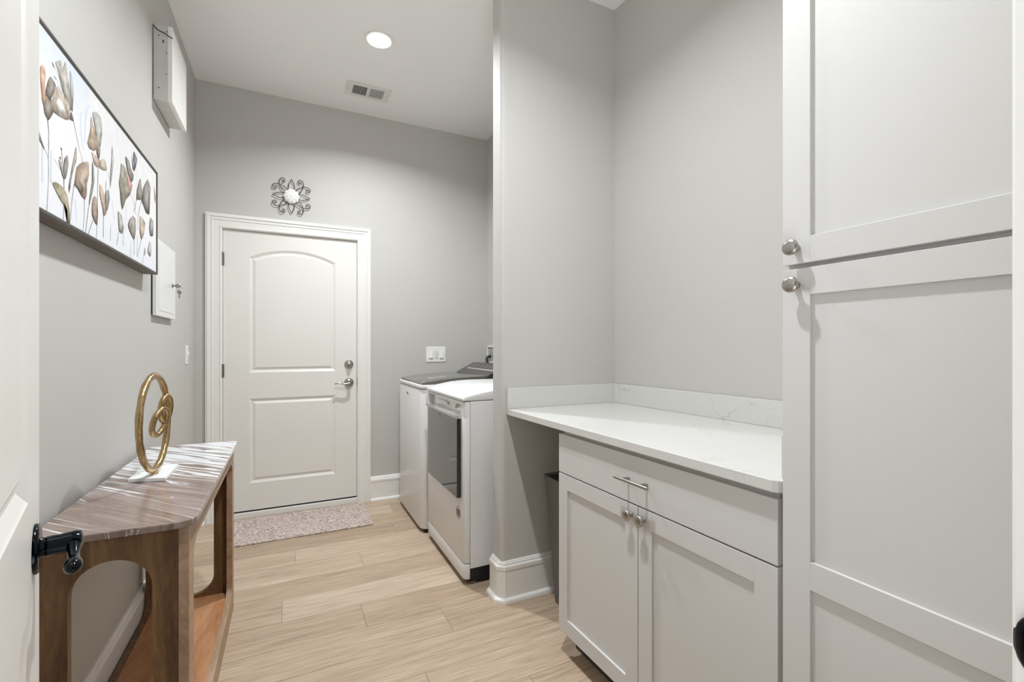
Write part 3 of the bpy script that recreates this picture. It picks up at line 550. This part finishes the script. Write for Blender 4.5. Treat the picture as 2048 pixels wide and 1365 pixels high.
q = thing('breaker_panel', 'flat white panel door with a key in its lock beyond the painting', 'panel', loc=(XL, 2.82, 1.544)); I = Matrix.Translation((-XL, -2.82, -1.544))
bm = bmesh.new(); box(bm, XL-.0004, -.5622, 2.632, 3.018, 1.366, 1.722); q_('case', bm, M_DARKGAP)
bm = bmesh.new(); box(bm, -.5625, -.547, 2.628, 3.022, 1.3625, 1.7255, .002)
box(bm, -.547, -.5455, 2.66, 2.99, 1.39, 1.70, .001); q_('cover', bm, M_ENAMEL)
bm = bmesh.new(); lathe(bm, [(.011, 0), (.011, .003), (.007, .006), (0, .006)], 18, facing((-.5455, 2.937, 1.536), (1, 0, 0)))
lk = q_('lock', bm, M_NICKEL, smooth=True)
bm = bmesh.new(); box(bm, -.5395, -.530, 2.936, 2.938, 1.532, 1.540); lathe(bm, [(0, -.001), (.011, -.001), (.012, 0), (.011, .001), (0, .001)], 18, facing((-.521, 2.937, 1.536), (0, -1, 0))); q_('key', bm, M_NICKEL)
bm = bmesh.new(); tube(bm, [(-.515+.011*math.cos(a*.5236), 2.937+.004*math.sin(a*.5236), 1.524+.011*math.sin(a*.5236)) for a in range(12)], .0009, 6, True); q_('key_ring', bm, M_NICKEL, smooth=True)
bm = bmesh.new(); lathe(bm, [(0, -.001), (.010, -.001), (.011, 0), (.010, .001), (0, .001)], 18, facing((-.514, 2.937, 1.505), (0, -1, 0))); box(bm, -.5175, -.5105, 2.936, 2.938, 1.472, 1.498); q_('key', bm, M_NICKEL)

q = thing('wall_plate', 'small white wall plate with a toggle on the left wall beside the back corner', 'switch', loc=(XL, 3.44, 1.168)); I = Matrix.Translation((-XL, -3.44, -1.168))
bm = bmesh.new(); box(bm, XL, XL+.006, 3.405, 3.475, 1.110, 1.226, .002); q_('plate', bm, M_PLASTIC)
bm = bmesh.new(); box(bm, XL+.006, XL+.016, 3.433, 3.443, 1.165, 1.185, .002); q_('toggle', bm, M_PLASTIC)
for z in (1.130, 1.206):
    bm = bmesh.new(); lathe(bm, [(.004, 0), (.004, .0012), (0, .0012)], 10, facing((XL+.006, 3.44, z), (1, 0, 0))); q_('screw', bm, M_GREYPL)

# ------------------------------------------------------------------ back wall pieces
q = thing('wall_ornament', 'black scrolled iron flower with a white centre above the back door', 'wall ornament', loc=(.021, YB, 2.32))
def loc2(th, r, s): return (r*math.cos(th)-s*math.sin(th), -.014, r*math.sin(th)+s*math.cos(th))
bm = bmesh.new()
for k in range(4):
    a = math.pi/2*k
    lf = catmull([(.040, -.017), (.062, -.0205), (.09, -.0165), (.112, -.006), (.1225, 0), (.112, .006), (.09, .0165), (.062, .0205), (.040, .017)], 3, False)
    tube(bm, [loc2(a, r, s) for r, s in lf], .0024, 8)
obj('leaf_loops', bm, M_IRON, q, True)
bm = bmesh.new()
for k in range(4):
    a = math.pi/4+math.pi/2*k
    for sg in (-1, 1):
        sp = catmull([(.04, -.011), (.06, -.0145), (.08, -.012), (.102, -.004), (.121, .008), (.134, .026), (.134, .043), (.122, .052), (.109, .048), (.104, .037), (.111, .030), (.118, .035), (.115, .041)], 4, False)
        tube(bm, [loc2(a, r, sg*s) for r, s in sp], .0024, 8)
obj('scrolls', bm, M_IRON, q, True)
bm = bmesh.new(); R = .053; nr, na = 12, 96; g = []
for i in range(nr+1):
    r = i/nr; g.append([])
    for k in range(na):
        t = 2*math.pi*k/na; rr = R*r*(1+.055*r*math.cos(10*t))
        h = .016*(1-r**2)+.010+.0045*(abs(math.cos(5*t))**.6)*math.sin(math.pi*min(1, r))*(1 if r > .25 else .0)
        if r < .22: h = .030+.003*math.cos(r/.22*math.pi)
        g[-1].append(bm.verts.new((rr*math.cos(t), -h-.004, rr*math.sin(t))))
for i in range(nr):
    for k in range(na): bm.faces.new((g[i][k], g[i][(k+1) % na], g[i+1][(k+1) % na], g[i+1][k]))
bk = [bm.verts.new((v.co.x, -.004, v.co.z)) for v in g[-1]]
for k in range(na): bm.faces.new((g[-1][k], g[-1][(k+1) % na], bk[(k+1) % na], bk[k]))
bmesh.ops.remove_doubles(bm, verts=bm.verts, dist=1e-6); bmesh.ops.recalc_face_normals(bm, faces=bm.faces); obj('rosette', bm, M_ROSE, q, True, 60)
bm = bmesh.new(); lathe(bm, [(.02, 0), (.02, .013), (0, .013)], 16, facing((0, 0, 0), (0, -1, 0))); obj('mount', bm, M_IRON, q)

q = thing('light_switch', 'white triple rocker switch plate on the back wall above the washer', 'switch', loc=(1.115, YB, 1.152))
bm = bmesh.new(); box(bm, -.084, .084, -.006, 0, -.0635, .0635, .003); obj('plate', bm, M_PLASTIC, q)
for k, dx in enumerate((-.046, 0, .046)):
    bm = bmesh.new(); box(bm, dx-.0165, dx+.0165, -.0085, -.005, -.033, .033, .001)
    if k == 1: box(bm, dx-.014, dx+.014, -.0095, -.008, -.030, .030, .001); box(bm, dx+.006, dx+.013, -.014, -.009, .0, .02, .001)
    else: prism(bm, [(-.0085, -.031), (-.0145, -.031), (-.0145, -.028), (-.0085, .031)], dx-.0155, dx+.0155, 'x', .0008)
    obj('rocker', bm, M_PLASTIC if k != 1 else M_VENT, q)

q = thing('outlet_box', 'white recessed washer hookup box on the right wall behind the machines', 'box', loc=(XR, 3.62, 1.15))
bm = bmesh.new(); holed(bm, rectp(-.116, .116, -.075, .075), [rectp(-.098, .106, -.062, .062)], -.009, 0, 'x'); obj('flange', bm, M_PLASTIC, q)
bm = bmesh.new(); box(bm, -.0015, -.0003, -.099, .107, -.063, .063); obj('back_plate', bm, M_GREYPL, q)
bm = bmesh.new(); tube(bm, catmull([(-.004, .045, -.012), (-.035, .05, -.03), (-.04, .03, -.08), (-.03, .0, -.16)], 5, False), .012, 12); obj('hose', bm, M_BLACK, q, True)

# ------------------------------------------------------------------ ceiling pieces
def downlight(x, y, label):
    q = thing('recessed_light', label, 'ceiling light', loc=(x, y, ZC))
    bm = bmesh.new(); lathe(bm, [(.067, -.001), (.084, -.001), (.085, -.003), (.083, -.005), (.070, -.0055), (.067, -.004), (.067, -.001)], 48, caps=False); obj('trim_ring', bm, M_VENT, q, True)
    bm = bmesh.new(); lathe(bm, [(0, -.012), (.03, -.0112), (.050, -.0090), (.062, -.0060), (.0665, -.001), (0, -.001)], 48); obj('lens', bm, M_LENS, q)
    L = bpy.data.lights.new('downlight_lamp', 'AREA'); L.shape = 'DISK'; L.size = .07; L.energy = LAMP_W; L.color = LAMP_C; L.spread = math.radians(LAMP_SPREAD)
    lo = bpy.data.objects.new('downlight_lamp', L); C.objects.link(lo); lo.location = (0, 0, -.016); lo.parent = q
LAMP_W, LAMP_SPREAD, LAMP_C = 42., 146, (.962, 1., 1.03)
downlight(.485, 2.804, 'round recessed ceiling light glowing in front of the vent')
downlight(.42, 1.08, 'round recessed ceiling light above the worktop nook')
q = thing('ceiling_vent', 'white rectangular louvred air vent in the ceiling beyond the light', 'vent', loc=(.5125, 3.405, ZC))
bm = bmesh.new(); holed(bm, rectp(-.151, .151, -.092, .092), [rectp(-.105, -.008, -.058, .058), rectp(.008, .105, -.058, .058)], -.007, -.001, 'z'); obj('flange', bm, M_VENT, q)
bm = bmesh.new(); box(bm, -.107, .107, -.06, .06, -.0012, -.0003); obj('duct_backing', bm, M_DUCT, q)
for s in (-1, 1):
    bm = bmesh.new()
    for k in range(10):
        x = s*(.0565)-.0485+.0097*(k+.5)
        mt = Matrix.Translation((x, 0, -.0075)) @ Matrix.Rotation(math.radians(50*s), 4, 'Y')
        box(bm, -.0036, .0036, -.0585, .0585, -.0005, .0005, mtx=mt)
    obj('louvre_bank', bm, M_VENT, q)
for x in (-.13, .13):
    bm = bmesh.new(); lathe(bm, [(.004, 0), (.004, -.0018), (0, -.0022)], 12, Matrix.Translation((x, 0, -.007))); obj('screw', bm, M_GREYPL, q)

# ------------------------------------------------------------------ floor mat
bm = bmesh.new(); prism(bm, rrect(-.335, .523, 3.235, 3.715, .02), .0005, .011, 'z', .003); tag(obj('door_mat', bm, M_MAT), 'greyish pink mat with a swirling tooled pattern in front of the back door', 'mat')

# ------------------------------------------------------------------ laundry machines
def rounded_front(x0, x1, y0, y1, r, k=6): return [(x1, y0), (x1, y1)]+arc(x0+r, y1-r, r, 90, 180, k)+arc(x0+r, y0+r, r, 180, 270, k)
def wob(q):
    mt = q.matrix_world.inverted()
    def f(name, bm, m, parent=None, **k):
        bmesh.ops.transform(bm, matrix=mt, verts=bm.verts); return obj(name, bm, m, parent or q, **k)
    return f
D = thing('dryer', 'white front-loading dryer with a dark glass door beside the partition', 'dryer', loc=(1.15, 2.543, 0)); f = wob(D)
Y0, Y1 = 2.200, 2.886
bm = bmesh.new(); box(bm, .834, 1.49, Y0, Y1, .085, .938, .004); f('cabinet', bm, M_ENAMEL)
bm = bmesh.new()
prism(bm, rounded_front(.80, .832, Y0, Y1, .024), .114, .862, 'z', .003); prism(bm, rounded_front(.80, .832, Y0, Y1, .024), .926, .936, 'z', .002)
for a, b in ((Y0, Y0+.05), (Y1-.032, Y1)): box(bm, .806, .832, a+.001, b-.001, .86, .928)
prism(bm, [(.832, Y0), (.832, Y0+.05), (.8005, Y0+.05)]+arc(.824, Y0+.024, .024, 180, 270), .86, .928)
prism(bm, [(.832, Y1), (.832, Y1-.032), (.8005, Y1-.032)]+arc(.824, Y1-.024, .024, 180, 90), .86, .928)
f('front_panel', bm, M_ENAMEL, smooth=True, angle=30)
bm = bmesh.new(); box(bm, .822, .833, Y0+.045, Y1-.028, .86, .928); box(bm, .812, .823, 2.52, 2.72, .885, .905, .003); lathe(bm, [(.011, 0), (.011, .014), (.008, .016), (0, .016)], 20, facing((.823, 2.37, .897), (-1, 0, 0))); f('control_strip', bm, M_CHROME)
bm = bmesh.new(); prism(bm, rounded_front(.80, .832, Y0, Y1, .024), .034, .110, 'z', .003); f('toe_panel', bm, M_ENAMEL, smooth=True, angle=30)
bm = bmesh.new(); box(bm, .826, 1.47, Y0+.006, Y1-.006, .018, .112); f('base', bm, M_BLACK)
for x in (.86, 1.44):
    for y in (Y0+.035, Y1-.035):
        bm = bmesh.new(); lathe(bm, [(0, 0), (.016, 0), (.017, .006), (.012, .012), (.007, .014), (.007, .03), (0, .03)], 16, Matrix.Translation((x, y, 0))); f('foot', bm, M_GREYPL, smooth=True)
LP = [(.796, .9405), (.792, .946), (.793, .953), (.800, .961), (.815, .967), (.85, .973), (.90, .982), (.95, .990), (1.0, .995), (1.08, .998), (1.49, .998), (1.49, .9405)]
bm = bmesh.new(); prism(bm, [(x, z) for x, z in LP], Y0-.002, Y1+.002, 'y', .006, 3); top = f('top_lid', bm, M_ENAMEL, smooth=True, angle=35)
bm = bmesh.new(); prism(bm, [(.900, .9823), (.903, .984), (.96, .9926), (1.02, .9975), (1.22, .9995), (1.22, .99), (1.0, .985), (.9, .97)], Y0+.10, Y1-.05, 'y', .001); f('lid_panel', bm, M_ENAMEL, smooth=True, angle=35)
bm = bmesh.new(); prism(bm, [(1.27, .997), (1.40, 1.085), (1.47, 1.085), (1.47, .997)], Y0+.01, Y1-.01, 'y', .004); f('console', bm, M_DISPLAY)
bm = bmesh.new(); box(bm, .776, .7995, 2.243, 2.790, .440, .850, .003); dd = f('door_glass', bm, M_GLASSBLK)
bm = bmesh.new(); prism(bm, [(.7995, .848), (.776, .846), (.768, .852), (.764, .862), (.766, .870), (.7995, .866)], 2.243, 2.790, 'y', .002); f('door_handle', bm, M_CHROME, smooth=True, angle=40)
bm = bmesh.new(); ly, lz = 2.528, .822
tube(bm, catmull([(.7755, ly+.04, lz+.006), (.7755, ly+.034, lz+.014), (.7755, ly+.028, lz+.004), (.7755, ly+.022, lz+.013), (.7755, ly+.014, lz+.003), (.7755, ly+.004, lz+.010), (.7755, ly-.006, lz+.001), (.7755, ly-.016, lz+.006), (.7755, ly-.030, lz+.002), (.7755, ly-.038, lz-.003)], 4, False), .0016, 6)
tube(bm, [(.7755, ly+.012, lz-.011), (.7755, ly-.034, lz-.011)], .0012, 6); f('logo', bm, M_LEGEND, smooth=True)
bm = bmesh.new(); ey, ez, er = 2.287, .350, .031
tube(bm, [(.7998, ey+er*math.cos(k*.2094), ez+er*math.sin(k*.2094)) for k in range(30)], .0013, 6, True)
for k in (-2, -1, 0, 1, 2):
    h = (er**2-(.009*k)**2)**.5*.62; tube(bm, [(.7998, ey+.009*k-.004, ez-h), (.7998, ey+.009*k+.004, ez+h)], .0013, 6)
for zz in (-.011, .002, .013): tube(bm, [(.7998, ey-.018, ez+zz), (.7998, ey+.018, ez+zz)], .0011, 6)
f('badge', bm, M_DISPLAY)

Wm = thing('washing_machine', 'white top-loading washer with a dark glass lid in the back corner', 'washing machine', loc=(1.12, 3.28, 0)); f = wob(Wm)
Y0, Y1 = 2.935, 3.622
bm = bmesh.new(); prism(bm, rounded_front(.775, 1.46, Y0, Y1, .055, 10), .028, .936, 'z', .004); f('cabinet', bm, M_ENAMEL, smooth=True, angle=30)
bm = bmesh.new(); prism(bm, rounded_front(.772, 1.47, Y0-.002, Y1+.002, .05, 8), .940, .966, 'z', .008, 3); f('deck', bm, M_ENAMEL, smooth=True, angle=40)
bm = bmesh.new(); box(bm, .80, 1.45, Y0+.02, Y1-.02, .0, .03); f('base', bm, M_BLACK)
bm = bmesh.new(); prism(bm, [(.793, .967), (.786, .974), (.792, .981), (.83, .987), (.92, .998), (1.02, 1.006), (1.12, 1.011), (1.25, 1.013), (1.25, .967)], Y0+.022, Y1-.022, 'y', .003); f('lid', bm, M_LIDGLASS, smooth=True, angle=35)
bm = bmesh.new(); box(bm, .789, .806, Y0+.026, Y0+.06, .9815, .984, .001); f('lid_catch', bm, M_CHROME)
bm = bmesh.new(); prism(bm, [(1.20, .967), (1.245, 1.0135), (1.39, 1.087), (1.455, 1.087), (1.46, .967)], Y0+.015, Y1-.015, 'y', .004); cn = f('console', bm, M_DISPLAY)
sl = math.atan2(1.087-1.0135, 1.39-1.245)
def onslope(s0, s1, y0, y1, h, bm): box(bm, s0, s1, y0, y1, 0, h, .0004, mtx=Matrix.Translation((1.245, 0, 1.0135)) @ Matrix.Rotation(-sl, 4, 'Y'))
bm = bmesh.new(); onslope(.064, .078, Y0+.04, Y1-.10, .0012, bm); f('legend_strip', bm, M_LEGEND)
bm = bmesh.new()
for k in range(6): onslope(.090, .140, Y0+.08+.085*k, Y0+.08+.085*k+.06, .0008, bm)
f('display', bm, M_GLASSBLK)
bm = bmesh.new(); ly, lz = 3.318, .878
tube(bm, catmull([(.7748, ly+.03, lz+.006), (.7748, ly+.022, lz+.013), (.7748, ly+.016, lz+.003), (.7748, ly+.008, lz+.011), (.7748, ly-.002, lz), (.7748, ly-.014, lz+.006), (.7748, ly-.026, lz-.004)], 4, False), .0018, 6); f('logo', bm, M_DISPLAY, smooth=True)
bm = bmesh.new(); box(bm, .7985, .8025, 3.614, 3.6228, .88, .925); f('rating_label', bm, M_GREYPL)

# ------------------------------------------------------------------ worktop nook
def shaker(bm, u0, u1, z0, z1, st, rails, t=.019, rec=.0075):
    b = .0007
    box(bm, u0, u0+st, 0, t, z0, z1, b); box(bm, u1-st, u1, 0, t, z0, z1, b)
    for a, c in rails: box(bm, u0+st, u1-st, 0, t, a, c, b)
    box(bm, u0+st-.003, u1-st+.003, rec, t-.001, z0+.003, z1-.003)
def knob(bm, u, z, r=.0172): lathe(bm, [(.008, 0), (.008, .003), (.0062, .006), (.0055, .012), (.0075, .015), (r*.86, .018), (r, .0215), (r, .0235), (r*.9, .0265), (r*.6, .0285), (0, .0295)], 28, facing((u, 0, z), (0, -1, 0)))
FB = frame((.023, -.897), (.970, 1.569, 0))
B = thing('base_cabinet', 'grey-white base cabinet with one drawer over two doors under the worktop', 'cabinet', FB)
bm = bmesh.new(); box(bm, .010, .889, .0195, .58, .098, .891); box(bm, .010, .889, .08, .58, 0, .099); box(bm, .889, .913, .026, .58, .0, .891)
obj('carcass', bm, M_CAB, B)
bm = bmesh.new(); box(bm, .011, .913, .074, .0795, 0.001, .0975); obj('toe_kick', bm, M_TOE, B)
bm = bmesh.new(); box(bm, 0, .897, 0, .019, .723, .873, .0008); dr = obj('drawer', bm, M_CAB, B)
bm = bmesh.new(); tube(bm, [(.372, -.030, .798), (.520, -.030, .798)], .0055, 14)
for u in (.407, .486): tube(bm, [(u, -.030, .798), (u, -.004, .798), (u, 0, .798)], [.0048, .0048, .0065], 12)
obj('handle', bm, M_NICKEL, dr, True)
for (u0, u1, ku) in ((0, .447, .420), (.450, .897, .476)):
    bm = bmesh.new(); shaker(bm, u0, u1, .098, .718, .0575, [(.098, .1555), (.6605, .718)]); d = obj('door', bm, M_CAB, B)
    bm = bmesh.new(); knob(bm, ku, .686); obj('knob', bm, M_NICKEL, d, True)
W = thing('worktop', 'white quartz worktop with faint veins and low splashes in the nook', 'worktop', loc=(1.25, 1.3, .906)); f = wob(W)
bm = bmesh.new(); prism(bm, [(.9405, 1.999), (.975, .674), (.982, .664), (.998, .6535), (1.645, .6535), (1.587, 1.999)], .892, .920, 'z', .002); f('slab', bm, M_QUARTZ)
bm = bmesh.new(); prism(bm, [(.9405, 1.981), (1.5868, 1.981), (1.5868, 1.999), (.9405, 1.999)], .9203, 1.020, 'z', .0012); f('backsplash', bm, M_QUARTZ)
bm = bmesh.new(); prism(bm, [(1.5685, 1.9807), (1.628, .674), (1.645, .674), (1.5868, 1.9807)], .9203, 1.020, 'z', .0012); f('backsplash', bm, M_QUARTZ)
bm = bmesh.new(); prism(bm, [(1.005, .6537), (1.627, .6537), (1.627, .672), (1.005, .672)], .9203, 1.020, 'z', .0012); f('backsplash', bm, M_QUARTZ)

FT = frame((0, -1), (.980, .652, 0))
Tc = thing('tall_cabinet', 'tall grey-white shaker cupboard with two stacked doors at the right', 'cabinet', FT)
bm = bmesh.new(); box(bm, .001, .449, .0195, .62, .098, 2.43); box(bm, .001, .449, .08, .62, 0, .1); obj('carcass', bm, M_CAB, Tc)
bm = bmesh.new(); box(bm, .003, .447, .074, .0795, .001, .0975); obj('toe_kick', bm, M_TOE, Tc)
bm = bmesh.new(); shaker(bm, 0, .448, .098, 1.3858, .059, [(.098, .1565), (.710, .7686), (1.3288, 1.3858)]); d = obj('door', bm, M_CAB, Tc)
bm = bmesh.new(); knob(bm, .031, 1.351); obj('knob', bm, M_NICKEL, d, True)
bm = bmesh.new(); shaker(bm, 0, .448, 1.3965, 2.415, .059, [(1.3965, 1.4515), (2.356, 2.415)]); d = obj('door', bm, M_CAB, Tc)
bm = bmesh.new(); knob(bm, .031, 1.430); obj('knob', bm, M_NICKEL, d, True)

# bin in the knee space
def loft(bm, loops, caps=True):
    t = bmesh.new(); L = [[t.verts.new(p) for p in lp] for lp in loops]
    for A, B_ in zip(L, L[1:]):
        for i in range(len(A)): t.faces.new((A[i], A[(i+1) % len(A)], B_[(i+1) % len(A)], B_[i]))
    t.faces.new(L[0][::-1]); t.faces.new(L[-1]); add(bm, t)
def lvl(x0, x1, y0, y1, r, z): return [(x, y, z) for x, y in rrect(x0, x1, y0, y1, r, 5)]
q = thing('trash_bin', 'tall tapered grey bin standing open under the worktop', 'bin', loc=(1.25, 1.77, 0)); f = wob(q)
bm = bmesh.new(); loft(bm, [lvl(1.145, 1.345, 1.64, 1.895, .02, .001), lvl(1.143, 1.347, 1.637, 1.898, .02, .012), lvl(1.109, 1.383, 1.602, 1.938, .022, .585)]); bb = f('body', bm, M_BIN, smooth=True, angle=40)
bm = bmesh.new(); loft(bm, [lvl(1.113, 1.379, 1.606, 1.934, .02, .5855), lvl(1.106, 1.386, 1.599, 1.941, .022, .5855), lvl(1.105, 1.387, 1.598, 1.942, .022, .602), lvl(1.112, 1.380, 1.605, 1.935, .02, .602), lvl(1.116, 1.376, 1.609, 1.931, .02, .592)]); f('rim', bm, M_BIN, smooth=True, angle=40)
bm = bmesh.new(); loft(bm, [lvl(1.117, 1.375, 1.61, 1.93, .02, .5915), lvl(1.117, 1.375, 1.61, 1.93, .02, .593)]); f('mouth_sheet', bm, M_BLACK)  # flat black sheet closing the mouth in place of a hollow inside

# ------------------------------------------------------------------ world and camera
FILL_LOW, FILL_HIGH = 7., .0
w = bpy.data.worlds.new('World'); sc.world = w; w.use_nodes = True
wt = w.node_tree; bg = wt.nodes['Background']        # added fill glow from below, through the doorway, to lift ceiling and walls
tcw = wt.nodes.new('ShaderNodeTexCoord'); sx = wt.nodes.new('ShaderNodeSeparateXYZ'); wt.links.new(tcw.outputs['Generated'], sx.inputs[0])
mr = wt.nodes.new('ShaderNodeMapRange'); mr.inputs['From Min'].default_value = -.55; mr.inputs['From Max'].default_value = -.2
mr.inputs['To Min'].default_value = FILL_LOW; mr.inputs['To Max'].default_value = FILL_HIGH; wt.links.new(sx.outputs['Z'], mr.inputs['Value'])
wt.links.new(mr.outputs[0], bg.inputs['Strength']); bg.inputs['Color'].default_value = (.97, .99, 1.03, 1)
cam = bpy.data.cameras.new('camera'); co = bpy.data.objects.new('camera', cam); C.objects.link(co)
co.location = (0, 0, 1.22); co.rotation_euler = (math.radians(90), 0, -.4522)
cam.sensor_width = 36; cam.lens = 920.9/2048*36; cam.shift_y = 10.5/2048; cam.clip_start = .01
sc.camera = co
sc.cycles.use_denoising = True; sc.cycles.max_bounces = 14; sc.cycles.diffuse_bounces = 8
vs = sc.view_settings; vs.view_transform = 'Standard'; vs.look = 'None'; vs.gamma = 1; vs.exposure = -.61; vs.use_curve_mapping = False
